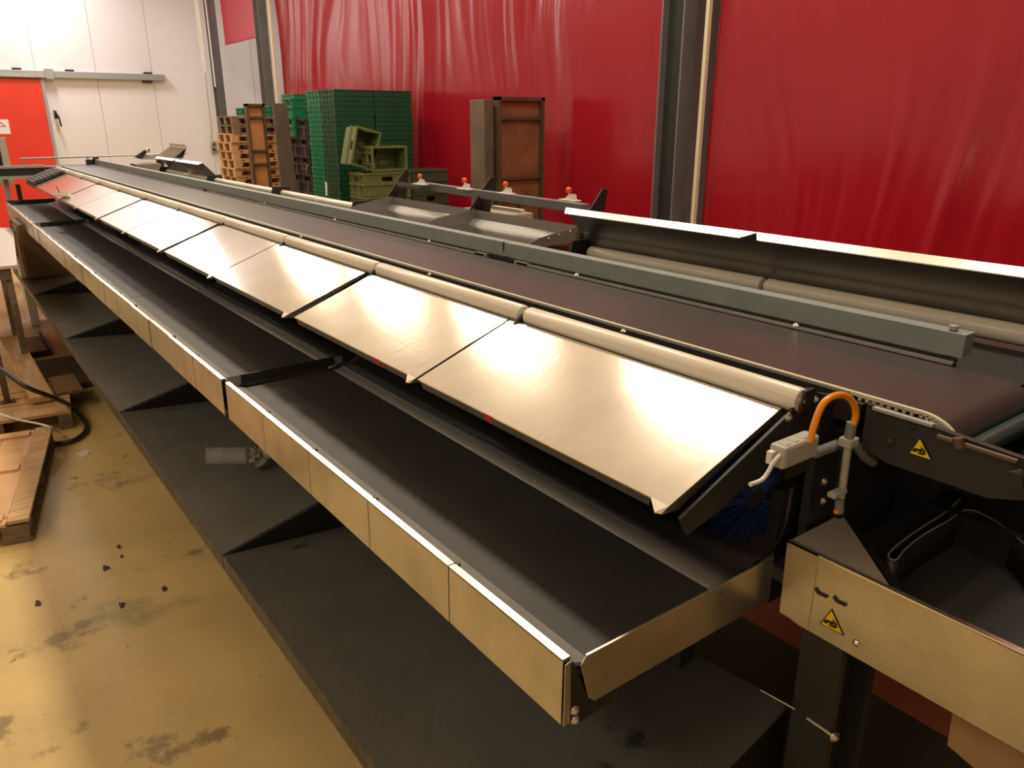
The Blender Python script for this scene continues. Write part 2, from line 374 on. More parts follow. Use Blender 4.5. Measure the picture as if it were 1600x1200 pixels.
def triangle_sticker(parent, pts, n, off=.0012):
    """yellow warning triangle, black border, hand caught in a gear; pts = three 3-D corners (left, right, top)"""
    a, b, c = [Vector(p) for p in pts]; n = Vector(n)
    ctr = (a + b + c) / 3; ex = (b - a).normalized(); ey = (c - (a + b) / 2).normalized(); s = (b - a).length
    o = MB().slab([a, b, c], n * off).build('warning_sticker', blk, parent)
    k = .86; MB().slab([ctr + (p - ctr) * k + n * off for p in (a, b, c)], n * off * .5).build('yellow_field', yel, o)
    def P(x, y): return ctr + ex * x * 1.3 * s + ey * (y * 1.3 + .02) * s + n * off * 1.7
    m = MB()
    hand = [(-.26, -.10), (-.20, .0), (-.10, .035), (-.02, .0), (.0, -.04), (-.03, -.07), (-.08, -.05), (-.13, -.09), (-.18, -.13)]
    m.slab([P(x, y) for x, y in hand], n * off * .4)
    for k in range(4): m.slab([P(-.10 + .035 * k, -.09 - .01 * k), P(-.075 + .035 * k, -.09 - .01 * k), P(-.05 + .045 * k, -.145), P(-.08 + .045 * k, -.145)], n * off * .4)
    g = []
    for k in range(24):
        r = .125 if (k // 2) % 2 else .09; t_ = 2 * PI * k / 24; g.append(P(.08 + r * math.cos(t_), -.03 + r * math.sin(t_)))
    m.slab(g, n * off * .4)
    for k in range(3): m.slab([P(.04 + .06 * k, .08), P(.055 + .06 * k, .08), P(.07 + .09 * k, .155), P(.055 + .09 * k, .155)], n * off * .4)
    m.build('hand_symbol', blk, o)
    MB().tube([P(.08, -.03), P(.08, -.03) + n * off * .7], .028 * s, 10).build('gear_hub', yel, o)
    return o
triangle_sticker(mach, [atX(1420, 708, 1.533), atX(1457, 720, 1.533), atX(1438, 683, 1.533)], (-1, 0, 0))

# main belt (top run, curls round the end drum)
bt = thing('main_belt', 'wide dark brown-black rubber belt with pale toothed edge along the conveyor centre', 'belt', (1.75, 6, H - .57))
hz = H - .570; yr = .60
def beltprof(k):
    pts = [(12.2, hz), (6, hz), (3, hz), (1.0, hz), (.82, hz)]
    for i in range(1, 25):
        t_ = PI * i / 24; pts.append((yr + .09 - .0 - .085 * math.sin(t_) * 1.0 - 0.0, hz - .05 + .05 * math.cos(t_)))
    pts += [(.9, hz - .10)]
    return pts
pr = beltprof(0)
m = MB(); n = len(pr)
vs = []
for x in (1.575, 1.945):
    vs += [(x, y, z) for y, z in pr]
m.add(vs, [(i, i + 1, i + 1 + n, i + n) for i in range(n - 1)])
m.build('belt_band', belt, bt, solid=.004, fix=False)
# toothed cream edge
m = MB(); xe0, xe1 = 1.566, 1.576
m.prismX([(y, z + .003) for y, z in pr[:20]] + [(y, z - .005) for y, z in reversed(pr[:20])], xe0, xe1)
yy = .84
while yy < 5.0: m.box(xe0, xe1, yy, yy + .007, hz - .012, hz - .004); yy += .014
for i in range(10):
    t_ = PI * (i + .5) / 20; cy_, cz_ = yr + .09 - .077 * math.sin(t_), hz - .05 + .042 * math.cos(t_)
    m.obox((1.571, cy_, cz_), (.01, .007, .010), (-t_, 0, 0))
for i in range(8): m.box(xe0, xe1, .70 + i * .0165, .707 + i * .0165, hz - .012, hz - .004)
m.build('toothed_edge', tooth, bt)
MB().tube([(1.56, yr + .09, hz - .052), (1.96, yr + .09, hz - .052)], .042, 20).build('drum', blacks, bt)
dr = tag(MB().tube([(1.56, .572, hz - .042), (2.0, .572, hz - .042)], .020, 16).build('teal_glint_rod', mat('teal_belt_sheen', (.10, .26, .26), .18, .8)), 'teal sheen at near end of the wide belt, added as a rod', 'roller')  # teal rod added to imitate the bluish sheen on the belt curl
MB().box(1.545, 1.975, .80, 12.2, hz - .06, hz - .012).build('slider_bed', blacks, mach)
MB().box(1.548, 1.562, .84, 12.2, hz - .02, hz + .001).build('edge_strip', blacks, mach)
# studs beside belt edge
for y in (1.52, 2.6, 3.9): bolt(mach, (1.532, y, hz - .0), (0, 0, 1), .007)

# guide beam above belt's right side
gb = thing('guide_beam', 'long grey-blue steel guide beam above right edge of the belt', 'beam', (1.97, 6, H - .55))
gm = mat('grey_blue_paint', (.26, .31, .315), .42, .15, noise=(10, .12))
for a, b in ((.79, 2.70), (2.712, 12.3)):
    MB().sheetY([(1.97, H - .553), (1.97, H - .493), (2.02, H - .493), (2.02, H - .545)], .004, a, b).build('channel', gm, gb, bevel=.001)
MB().box(1.974, 2.016, .790, .794, H - .55, H - .495).build('end_cap', gm, gb)
for y in (.83, 2.70, 7.2, 12.25):
    MB().tube([(1.985, y, H - .60), (1.985, y, H - .545)], .011, 10).build('post', midg, gb)
MB().tube([(1.99, .83, H - .49), (1.99, .83, H - .480)], .012, 6).build('bolt', zinc, gb)
for y in (2.55, 2.85): MB().obox((1.955, y, H - .565), (.02, .09, .018)).build('clip', zinc, gb)
gr = thing('guide_rail', 'thin zinc rail with bolts just below the guide beam', 'rail', (1.955, 6, H - .575))
for a, b in ((.80, 2.58), (2.82, 7.0), (7.1, 12.2)):
    MB().box(1.945, 1.958, a, b, H - .568, H - .560).build('rail_bar', zinc, gr)
for y in (1.24, 2.2, 3.3, 4.4, 5.6, 6.8, 8.4, 10): bolt(gr, (1.951, y, H - .560), (0, 0, 1), .009)
MB().box(1.958, 2.30, .66, 12.3, H - .60, H - .592).build('deck_strip', blacks, mach)
MB().box(1.962, 1.972, .80, 12.3, H - .592, H - .555).build('black_lip', blacks, mach)
for y in (12.28,): tag(MB().obox((1.96, y + .05, H - .53), (.18, .09, .07)).obox((1.99, y + .02, H - .49), (.06, .1, .05)).build('end_clamp', blacks), 'black clamp at the far end of the grey-blue beam', 'clamp')

# ------------------------------------------------------------------ near-side rollers
def roller_set(x, h, r, joints, m, where, group, name='roller'):
    for k, (a, b) in enumerate(joints):
        t = thing(name, 'cream plastic roller %s, %s from the near end' % (where, ORD[k]), 'roller', (x, a, H - h), group)
        MB().tube([(x, a, H - h), (x, a + .006, H - h), (x, b - .006, H - h), (x, b, H - h)], [r * .86, r, r, r * .86], 20).build('sleeve', m, t)
        MB().tube([(x, a - .012, H - h), (x, b + .010, H - h)], .008, 8).build('axle', steel, t)
near = [(.885 + k * 1.0 - .0 if k == 0 else .885 + k * .995, .885 + (k + 1) * .995 - .028) for k in range(11)]
roller_set(1.447, .577, .029, near, rollm, 'above the aluminium slides', 'near-side rollers')
for k in range(1, 11):
    y = .885 + k * .995 - .014
    MB().prismY([(1.39, H - .605), (1.43, H - .575), (1.47, H - .565), (1.475, H - .64), (1.39, H - .64)], y - .006, y + .006).build('roller_bracket', blacks, mach)
MB().prismY([(1.43, H - .60), (1.445, H - .552), (1.475, H - .550), (1.485, H - .60)], .875, .880).build('roller_bracket', darks, mach)

# ------------------------------------------------------------------ aluminium slides (near side)
sl = []
xt, ht, xb, hb = 1.414, .594, 1.068, .724
for k in range(10):
    a = .91 + k * 1.004; b = a + 1.0
    if k % 2 == 0: b -= .008
    else: b -= .055
    t = thing('slide_panel', 'brushed aluminium slide panel sloping to the tray, %s from the near end' % ORD[k], 'panel', (1.24, a, H - .66), 'aluminium slide panels')
    q = [(xb, a, H - hb), (xt, a + .0, H - ht), (xt, b, H - ht), (xb, b, H - hb)]
    MB().slab(q, (0, 0, -.003)).build('plate', alu, t, label='bright brushed face')
    # folded lip along the lower edge, with an angled tooth at its near corner
    m = MB()
    m.slab([(xb, a + .05, H - hb - .001), (xb, b - .01, H - hb - .001), (xb + .012, b - .01, H - hb - .030), (xb + .012, a + .065, H - hb - .030)], (.002, 0, 0))
    m.build('lower_lip', alud, t)
    MB().slab([(xb, a, H - hb), (xb, a + .05, H - hb), (xb - .026, a + .014, H - hb - .011), (xb - .020, a, H - hb - .010)], (0, 0, -.002)).build('corner_tab', edge, t)
    MB().slab([(xb, a, H - hb - .003), (xt, a, H - ht - .003), (xt, a, H - ht - .010), (xb + .06, a, H - hb - .002), (xb + .03, a, H - hb - .018), (xb - .018, a, H - hb - .013)], (0, .002, 0)).build('side_lip', alu2, t)
    sl.append(t)
tape = [(1, .25), (0, .62)]
tag(MB().slab([(1.069, 2.15, 1.4755), (1.069, 2.19, 1.4755), (1.079, 2.185, 1.450), (1.079, 2.155, 1.450)], (-.003, 0, 0)).build('tape_mark', redtape), 'small red tape mark on edge of the second nearest slide', 'tape')
tag(MB().slab([(1.069, 1.52, 1.4755), (1.069, 1.56, 1.4755), (1.079, 1.555, 1.450), (1.079, 1.525, 1.450)], (-.003, 0, 0)).build('tape_mark', redtape), 'small red tape mark on edge of the nearest slide', 'tape')
# tool-like cream clip lying on the slides
t = thing('hand_clip', 'small cream hand clip lying on lower edge of a far slide', 'clip', (1.10, 8.3, H - .70))
c = atZ(100, 307, H - .70)
MB().obox(c + Vector((0, 0, .012)), (.07, .30, .025), (0, .3, .35)).build('body', whitep, t)
MB().tube([c + Vector((-.02, .08, .02)), c + Vector((-.03, .16, .09))], .006, 6).build('pin', bronze, t)
# black ribbed rollers that end the slide row
t = thing('ribbed_roller_chute', 'short black ribbed roller chute past the farthest aluminium slide', 'rollers', (1.24, 11.4, H - .66))
MB().slab([(xb, 10.99, H - hb), (xt + .03, 10.99, H - ht), (xt + .03, 11.85, H - ht), (xb, 11.85, H - hb)], (0, 0, -.03)).build('chute_bed', blacks, t)
for i in range(8):
    u = (i + .5) / 8; x = xb + (xt - xb) * u; z = H - hb + (hb - ht) * u + .02
    MB().tube([(x, 11.02, z), (x, 11.83, z)], .021, 10).build('black_roller', mat('grey_black_roller', (.06, .065, .06), .4) if i == 0 else MATS['grey_black_roller'], t)

# ------------------------------------------------------------------ packing trays
def tray(a, b, seams, nplates, lab, first=False):
    t = thing('packing_tray', lab, 'tray', (1.1, a, 1.2), 'packing trays below the slides')
    ys = [a] + seams + [b]
    flat = [(.855, H - .984), (1.228, H - .984)]
    wall = [(1.272, H - .974), (1.31, H - .970), (1.338, H - .962), (1.352, H - .951), (1.372, H - .947), (1.42, H - .944), (1.45, H - .93), (1.468, H - .89), (1.475, H - .80)]
    for y0, y1 in zip(ys[:-1], ys[1:]):
        y1 -= .008
        bed = MB().sheetY(flat, .012, y0, y1).build('bed', trayb, t)
        MB().sheetY([(.808, H - .966), (.855, H - .9835)], .008, y0, y1).build('lit_outer_band', strip, t, label='sloping band painted lighter grey as if lit')  # band of light along the tray edge, put into the colour
        MB().sheetY([(1.228, H - .9835), (1.252, H - .981), (1.272, H - .972)], .008, y0, y1, True).build('sheen_inner_band', strip, t, label='curved band painted lighter grey as a sheen')  # sheen where the bed curves up, painted in lighter grey
        MB().sheetY(wall, .008, y0, y1, True).build('back_wall', blackp, t)
    L = (b - a) / nplates
    for k in range(nplates):
        j = random.uniform(-.003, .003) if not first else 0
        y0 = a + k * L + .002; y1 = a + (k + 1) * L - .002; x = .787 + j
        MB().sheetY([(x - .002, H - 1.100), (x, H - .957), (x + .018, H - .952), (x + .018, H - .964)], .0025, y0, y1).build('front_plate', alu2, t, bevel=.0008)
        MB().box(x - .0005, x + .0175, y0, y1, H - .9515, H - .950).build('bright_edge', edge, t)
        if k: MB().tube([(x + .022, y0 - .004, H - .965), (x + .022, y0 - .004, H - .950)], .008, 6).build('clip', blackp, t)
    MB().box(.80, .83, a, b, H - 1.10, H - .985).build('rail', darks, t)
    return t
t1 = tray(.895, 2.905, [], 5, 'nearest black packing tray with brushed end plate', True)
t2 = tray(2.95, 8.93, [4.93, 6.94], 15, 'long black packing tray in the middle of the row')
t3 = tray(8.98, 11.6, [], 6, 'farthest black packing tray with raised dark end wall')
# end plate of nearest tray
MB().prismY([(.822, H - .972), (.836, H - .957), (1.42, H - .957), (1.42, H - 1.075), (.862, H - 1.075), (.845, H - 1.06)], .885, .8875).build('end_plate', alu2, t1, bevel=.0008)
MB().prismY([(.836, H - .957), (1.42, H - .957), (1.42, H - .9555), (.836, H - .9555)], .884, .889).build('bright_edge', edge, t1)
MB().prismY([(.787, H - .958), (.80, H - .955), (.806, H - 1.03), (.806, H - 1.097), (.786, H - 1.10)], .889, .891).build('plate_return', alu2, t1)
MB().prismY([(.800, H - .960), (.806, H - .958), (.85, H - 1.075), (.90, H - 1.075), (.90, H - 1.105), (.822, H - 1.11), (.803, H - 1.095)], .8875, .8925).build('corner_bracket', blacks, t1)
bolt(t1, (.812, .887, H - 1.072), r=.0085); bolt(t1, (.814, .887, H - 1.096), r=.0085)
MB().box(.83, .93, .90, .96, H - 1.13, H - 1.07).build('corner_block', darks, t1, bevel=.01)
def divider(parent, y, name='divider', hh=.035):
    o = MB().prismY([(.812, H - .985), (.812, H - .948), (1.33, H - .944), (1.33, H - .962), (1.26, H - .985)], y, y + .004).build(name, darks, parent)
    MB().box(.813, .862, y - .002, y, H - .983, H - .949).build('reflection_patch', strip, o)  # pale patches paint the bands' reflection on the divider
    MB().box(1.262, 1.296, y - .002, y, H - .972, H - .947).build('reflection_patch', strip, o)
divider(t2, 2.955); divider(t3, 8.985)
MB().prismY([(.80, H - .99), (.80, H - .93), (1.33, H - .93), (1.33, H - .99)], 11.6, 11.62).build('end_wall', darks, t3)

# ------------------------------------------------------------------ lower shelves
sb = [.86, 2.86, 4.86, 6.92, 8.98, 11.0]
HS = 1.65
for k in range(5):
    a, b = sb[k] + .006, sb[k + 1] - .006
    t = thing('lower_shelf', 'dark charcoal sloping shelf below the trays, %s from the near end' % ORD[k], 'shelf', (1.1, a, H - HS), 'lower shelves')
    def fn(u, v, a=a, b=b):
        x = .682 + .86 * v; y = a + (b - a) * u; s = .26 * (1 - u) - .075 * u
        return (x, y, H - HS + s * .86 * v)
    MB().grid(fn, 14, 8, False).build('shelf_top', shelfm, t, solid=-.012, fix=False)
    MB().box(.678, .69, a, b, H - HS - .072, H - HS - .001).build('front_edge', shelfe, t, bevel=.003)
    z = H - HS
    MB().prismY([(.69, z - .045), (.69, z - .005), (1.54, z + .26 * .86 - .005), (1.54, z - .12)], a, a + .006).build('dark_gap_plate', blacks, t)  # black plate added to paint the dark gap under the raised edge
    MB().prismY([(.69, z - .045), (.69, z - .005), (1.54, z - .075 * .86 - .015), (1.54, z - .12)], b - .006, b).build('far_side_plate', blacks, t)
    for y in (a + .3, b - .3):
        MB().box(1.1, 1.14, y, y + .04, 0, z - .02 - .0).build('leg', darks, t)
        MB().box(.70, 1.5, y, y + .04, z - .10, z - .06).build('bearer', darks, t)

# crumpled clear wrap on the second shelf
t = thing('plastic_wrap', 'crumpled clear plastic sleeve lying on the second shelf under the tray', 'plastic', (1.0, 3.9, .58))
m = MB(); pts = []; rs = []
p0, p1 = atZ(322, 712, .70), atZ(384, 712, .68)
for i in range(23):
    u = i / 22; pts.append(p0.lerp(p1, u)); rs.append(.038 + .005 * (i % 2) + random.uniform(-.003, .003))
m.tube(pts, rs, 14); m.build('ribbed_sleeve', clear, t)
m = MB(); cc_ = atZ(402, 712, .67)
def cr(u, v):
    r = .045 + .02 * math.sin(u * 31 + v * 17) + random.uniform(-.008, .008)
    return cc_ + Vector((r * math.cos(2 * PI * u) * math.sin(PI * v), 1.6 * r * math.sin(2 * PI * u) * math.sin(PI * v), .7 * r * math.cos(PI * v)))
m.grid(cr, 14, 9, False).build('crumpled_end', mat('crumpled_film', (.35, .31, .24), .3, 0, alpha=.6), t)
# big plywood crate standing on the far shelf
t = thing('plywood_crate', 'large dark plywood crate standing under the far end of the trays', 'crate', (1.1, 9.9, .55))
MB().box(.72, 1.46, 9.70, 10.5, .60, 1.17).build('crate_body', ply, t, bevel=.01)
MB().box(.705, .72, 9.72, 9.80, .60, 1.15).build('batten', woodm, t)
MB().box(.705, .72, 10.42, 10.50, .60, 1.15).build('batten', woodm, t)

# ------------------------------------------------------------------ far side: rollers, raised flaps, pans, knob bar
far = [(.75, 1.69), (1.71, 2.66), (5.02, 5.76), (5.78, 6.52), (6.56, 7.46), (7.48, 8.36), (8.42, 9.3), (9.33, 10.3)]
roller_set(2.44, .578, .030, far, rollm, 'on the far side of the belt', 'far-side rollers')
for y in (2.70, 5.0, 6.54, 8.39, 10.33):
    MB().prismY([(2.33, H - .62), (2.36, H - .52), (2.50, H - .52), (2.52, H - .62)], y - .008, y + .008).build('roller_bracket', blacks, mach)
MB().box(2.20, 2.25, .7, 12.2, H - .625, H - .60).build('rail_bar', zinc, mach)
flapm = mat('flap_sheet_metal', (.36, .34, .32), .36, .9, noise=(4, .2, 4), bump=(1, .05, (60, 6, 60)))
def flap(a, b, lab, bottom=(2.50, .62), top=(2.335, .375)):
    t = thing('raised_flap', lab, 'flap', (2.45, a, H - .6), 'flaps folded up behind far-side rollers')
    (x0, h0), (x1, h1) = bottom, top
    xm, hm = x0 + (x1 - x0) * .62 + .045, h0 + (h1 - h0) * .5
    MB().sheetY([(x1, H - h1), (xm - .02, H - (hm - .02)), (xm, H - hm), (x0, H - h0)], .003, a, b).build('flap_sheet', flapm, t)
    # folded bright lip on the top edge, cut on the slant at both ends
    MB().slab([(x1 - .035, a + .045, H - h1 - .016), (x1, a + .0, H - h1 + .004), (x1, b, H - h1 + .004), (x1 - .035, b - .03, H - h1 - .016)], (0, 0, -.003)).build('top_lip', edge, t, label='bright folded lip')
    return t
flap(.35, 1.6845, 'grey metal flap folded up over the nearest far-side roller')
flap(1.685, 2.72, 'grey metal flap folded up beside the two perspex-bright pans')['label'] = 'grey metal flap folded up next to the two shallow pans'
flap(8.42, 9.40, 'small grey metal flap folded up near the wooden pallets', top=(2.335, .40))
flap(9.42, 10.3, 'farthest grey metal flap folded up at the end of the belt', top=(2.335, .40))
panm = mat('pan_sheet_metal', (.46, .44, .43), .13, .95, noise=(3, .12))
def pan(a, b, lab):
    t = thing('sheet_metal_pan', lab, 'pan', (2.45, a, H - .6), 'shallow pans on the far side')
    prof = [(2.28, H - .590), (2.60, H - .585), (2.645, H - .555), (2.655, H - .505)]
    MB().sheetY(prof[:2], .003, a, b).build('pan_floor', panm, t)
    MB().sheetY(prof[1:], .003, a, b).build('outer_wall', mat('pan_wall_metal', (.20, .19, .18), .45, .4) if a < 3.5 else MATS['pan_wall_metal'], t)
    for y in (a, b - .003):
        MB().prismY([(2.28, H - .592), (2.31, H - .565), (2.38, H - .542), (2.655, H - .500), (2.655, H - .556), (2.60, H - .590)], y, y + .003).build('side_wall', MATS['pan_wall_metal'], t)
    for i in range(3): bolt(t, (2.44 + .07 * i, a, H - .55 + .012 * i), r=.005)
    return t
pan(2.97, 3.94, 'shallow sheet-metal pan nearest the raised flaps'); pan(3.96, 4.98, 'shallow sheet-metal pan farthest from the raised flaps')
MB().box(2.28, 2.66, 2.90, 5.0, H - .75, H - .62).build('pan_support', darks, mach)
tag(MB().tube([(2.45, 2.80, H - .66), (2.62, 2.93, H - .64)], .03, 12).build('spare_roller_end', rollg), 'short grey roller end beneath the nearer shallow pan', 'roller')
kb = thing('knob_bar', 'dark square steel bar with orange-red knobs between black fins', 'bar', (2.72, 3.9, H - .42))
MB().obox((2.715, 3.87, H - .417), (.05, 1.84, .046), (0, 0, -.055)).build('bar', midg, kb, bevel=.002)
MB().obox((2.69, 4.77, H - .416), (.047, .34, .034), (0, 0, -.055)).build('shiny_end', panm, kb)
for y in (2.95, 3.95, 5.0):
    z0 = H - .51
    MB().prismY([(2.62, z0), (2.775, H - .325), (2.805, H - .325), (2.81, H - .345), (2.775, z0 - .03)], y, y + .008).build('fin', blacks, kb)
for y, pxl in ((4.60, 0), (4.10, 1), (3.70, 0), (3.17, 1)):
    x = 2.715 - (y - 3.87) * -.055 * -1
    o = MB().prismX([(y - .06, H - .398), (y + .05, H - .398), (y + .0, H - .362), (y - .05, H - .362)], x - .012, x - .008).build('white_plate', whitep, kb)
    MB().obox((x - .01, y, H - .395), (.05, .13, .006)).build('plate_foot', whitep, o)
    MB().tube([(x, y + .0, H - .385), (x, y + .02, H - .350)], .004, 6).build('stem', steel, o)
    MB().ball((x, y + .02, H - .345), .0165).build('knob', knobm, o)
tag(MB().obox((2.80, 3.80, H - .50), (.03, .30, .02), (0, 0, 0)).build('cream_bar', whitep), 'short cream bar hanging below the knob bar', 'bar')
for y in (3.0, 3.9, 4.95): MB().box(2.68, 2.72, y, y + .04, .0, H - .51).build('support_leg', darks, kb)
MB().box(2.675, 2.725, 2.96, 5.0, H - .56, H - .52).build('support_rail', darks, kb)
# far cluster beyond last flaps
t = thing('far_slide', 'wide beige slide raised on black side plates beyond the far flaps', 'slide', (2.9, 11.5, 1.6))
A = [atY(*p, 12.0) for p in ((245, 244), (265, 229), (292, 232), (280, 248))]
MB().slab(A, (0, .02, -.01)).build('plate', mat('beige_slide_metal', (.50, .46, .42), .4, .6), t)
B = [atY(*p, 11.98) for p in ((265, 224), (289, 226), (292, 231), (265, 228))]
MB().slab(B, (0, .015, 0)).build('top_lip', MATS['beige_slide_metal'], t)
MB().slab([atY(*p, 12.0) for p in ((273, 246), (291, 232), (286, 247))], (0, .03, 0)).build('side_plate', blacks, t)
MB().box(2.72, 2.80, 12.0, 12.1, 0, H - .5).build('stand', darks, t)
MB().box(3.0, 3.05, 12.0, 12.1, 0, H - .5).build('stand', darks, t)
t = thing('tilted_stand', 'dark tilted steel arm standing at far end of the belt', 'arm', (2.5, 11.6, 1.65))
MB().slab([atY(*p, 11.6) for p in ((210, 246), (228, 233), (232, 235), (222, 248))], (0, .05, 0)).build('arm', blacks, t)
MB().ball(atY(230, 235, 11.6), .035).build('pivot', steel, t)
MB().slab([atY(*p, 11.62) for p in ((222, 241), (245, 243), (262, 250), (222, 249))], (0, .3, 0)).build('bracket', zinc, t)
MB().box(2.30, 2.60, 11.3, 11.7, H - .62, H - .53).build('mount', alud, t)
MB().box(2.42, 2.50, 11.4, 11.5, 0, H - .62).build('stand', darks, t)
# cross conveyor and thin rail at the far end
t = thing('cross_conveyor', 'pale-edged cross conveyor running left in front of the orange-red door', 'conveyor', (.6, 12.9, 1.6))
MB().box(-.6, 1.40, 12.7, 12.74, H - .70, H - .60).build('side_band', darks, t)
MB().box(-.6, 1.40, 12.68, 12.75, H - .60, H - .565).build('top_rail', zinc, t)
MB().box(-.6, 1.40, 12.68, 12.75, H - .74, H - .70).build('bottom_rail', zinc, t)
MB().box(-.6, 2.2, 12.76, 13.3, H - .63, H - .60).build('bed', darks, t)
for x in (0.9, 1.9): MB().box(x, x + .06, 12.9, 12.96, 0, H - .63).build('leg', zinc, t)
tag(MB().tube([(1.15, 13.0, H - .49), (3.4, 13.0, H - .47)], .012, 8).tube([(1.2, 13, H - .49), (1.2, 13, H - .60)], .012, 8).tube([(2.0, 13, H - .49), (2.0, 13, H - .60)], .012, 8).build('cross_rail', zinc), 'thin grey rail crossing in front of the white wall past the belt', 'rail')
t = thing('framed_screen', 'pale-framed dark screen standing in front of the orange-red door', 'screen', (1.0, 13.6, 1.7))
def PY(p): return atY(*p, 13.6)
a0, a1 = PY((-30, 215)), PY((20, 275))
MB().box(a0.x, a1.x, 13.6, 13.66, a1.z - .12, a0.z).build('frame', mat('pale_grey_frame', (.45, .43, .36), .5), t, bevel=.005)
MB().box(a0.x + .06, a1.x - .09, 13.59, 13.6, a1.z + .0, a0.z - .06).build('screen', glassd, t)
MB().box(a0.x + .3, a0.x + .36, 13.62, 13.66, 0, a1.z - .12).build('post', darks, t)

# ------------------------------------------------------------------ outfeed conveyor at lower right
of = thing('outfeed_conveyor', 'outfeed conveyor with tan brushed side panel and warning sticker at lower right', 'conveyor', (1.8, .4, 0))
MB().prismX([(.852, H - .897), (-1.2, H - .925), (-1.2, H - 1.10), (.80, H - 1.092), (.848, H - 1.083)], 1.414, 1.42).build('side_panel', alu2, of, bevel=.001)
MB().prismX([(.8525, H - .8955), (.775, H - .8955), (.775, H - 1.085), (.849, H - 1.0835)], 1.411, 1.414).build('corner_sheet', alu2, of)
MB().box(1.411, 1.424, -1.2, .852, H - .899, H - .8955).build('bright_edge', edge, of)
MB().prismZ([(1.424, .852), (1.630, .852), (1.424, .62)], H - .901, H - .898).build('corner_cover', mat('dull_cover_metal', (.50, .46, .38), .4, .3), of)
MB().slab([(1.632, .852, H - .898), (1.43, .615, H - .898), (1.43, .615, H - .97), (1.632, .852, H - .97)], (.012, -.010, 0)).build('diagonal_guard', blackp, of)
for p in ((1282, 926), (1311, 939)):
    q = atX(*p, 1.4105); MB().tube([q + Vector((0, .014, .004)), q + Vector((0, .006, -.004)), q + Vector((0, -.016, -.003))], .0028, 6).build('slot', blk, of)
bolt(of, atX(1338, 1005, 1.413), (-1, 0, 0), .0065); 
triangle_sticker(of, [atX(1281, 974, 1.4135), atX(1319, 993, 1.4135), atX(1300, 951, 1.4135)], (-1, 0, 0))
MB().box(1.43, 2.6, -1.2, .90, H - 1.02, H - .985).build('belt_bed', trayb, of)
MB().box(2.58, 2.62, -1.2, .90, H - 1.1, H - .90).build('far_side', blacks, of)
MB().box(1.44, 2.6, .90, .93, H - 1.1, H - .80).build('rear_wall', blacks, of)
for x in (1.45, 1.60):
    MB().box(x - .012, x + .012, .70, .80, 0, H - 1.09).build('leg', darks, of)
MB().box(1.462, 1.588, .745, .755, 0, H - 1.09).build('leg_web', blacks, of)
MB().box(2.50, 2.56, .6, .66, 0, H - 1.02).build('leg', darks, of)
MB().box(1.45, 1.51, -1.0, -.94, 0, H - 1.02).build('leg', darks, of)
MB().box(2.50, 2.56, -1.0, -.94, 0, H - 1.02).build('leg', darks, of)
q = atX(1262, 1122, 1.438); q2 = q + Vector((-.002, -.07, -.0))
MB().tube([q, q2], .006, 8).build('adjusting_screw', steel, of); bolt(of, q2, (-.2, -1, 0), .011)
# black rubber guide, folded like a hairpin
rg = thing('rubber_guide', 'black rubber belt guide folded into a hairpin on the outfeed belt', 'guide', (1.6, .7, H - .985))
path = [(q_.x, q_.y) for q_ in [atZ(*p_, H - .905) for p_ in ((1640, 900), (1600, 850), (1555, 815), (1512, 797), (1480, 815), (1440, 838), (1413, 860), (1404, 872), (1397, 876), (1389, 872), (1390, 864), (1405, 850), (1435, 828), (1475, 802), (1500, 780))]]
def catmull(P, k=5):
    out = []
    for i in range(len(P) - 1):
        p0, p1, p2, p3 = [Vector((*P[max(0, min(len(P) - 1, j))], 0)) for j in (i - 1, i, i + 1, i + 2)]
        for s_ in range(k):
            t_ = s_ / k; out.append(.5 * ((2 * p1) + (p2 - p0) * t_ + (2 * p0 - 5 * p1 + 4 * p2 - p3) * t_ ** 2 + (3 * p1 - p0 - 3 * p2 + p3) * t_ ** 3))
    out.append(Vector((*P[-1], 0))); return out
pp = catmull(path)
m = MB(); n = len(pp)
m.add([(p.x, p.y, H - .985) for p in pp] + [(p.x, p.y, H - .905) for p in pp], [(i, i + 1, n + i + 1, n + i) for i in range(n - 1)], True)
m.build('rubber_band', blackp, rg, solid=.006, fix=False)
MB().tube([(p.x, p.y, H - .904) for p in pp], .0022, 6).build('highlight_edge', strip, rg)  # pale line paints the highlight along the guide's top
# dark machinery under the belt end
t = thing('drive_unit', 'dark drive motor and brackets under near end of the belt', 'motor', (1.9, .75, 1.3))
MB().tube([(1.85, .80, 1.36), (2.10, .80, 1.36)], .07, 16).build('motor', blacks, t)
MB().box(1.60, 2.5, .84, .88, 1.22, 1.48).build('bracket_plate', blacks, t)
MB().box(1.98, 2.06, .70, .84, 1.30, 1.50).build('hanger', darks, t)
MB().tube([(2.12, .62, 1.38), (2.35, .60, 1.38)], .055, 16).build('lower_drum', bronze, t)
# stripes seen below
tag(MB().box(1.84, 1.90, .40, 1.35, .70, .90).build('brown_beam', redbeam), 'red-brown beam low behind the outfeed leg', 'beam')
tag(MB().prismX([(.52, .86), (.30, .80), (-.4, .78), (-.4, 1.08), (.53, 1.08)], 1.62, 1.63).build('card_panel', card), 'tan panel beneath the outfeed side panel at bottom right', 'panel')
MB().tube([atX(1190, 1078, 1.42), atX(1244, 1108, 1.42)], .005, 8).build('brace', steel, mach)

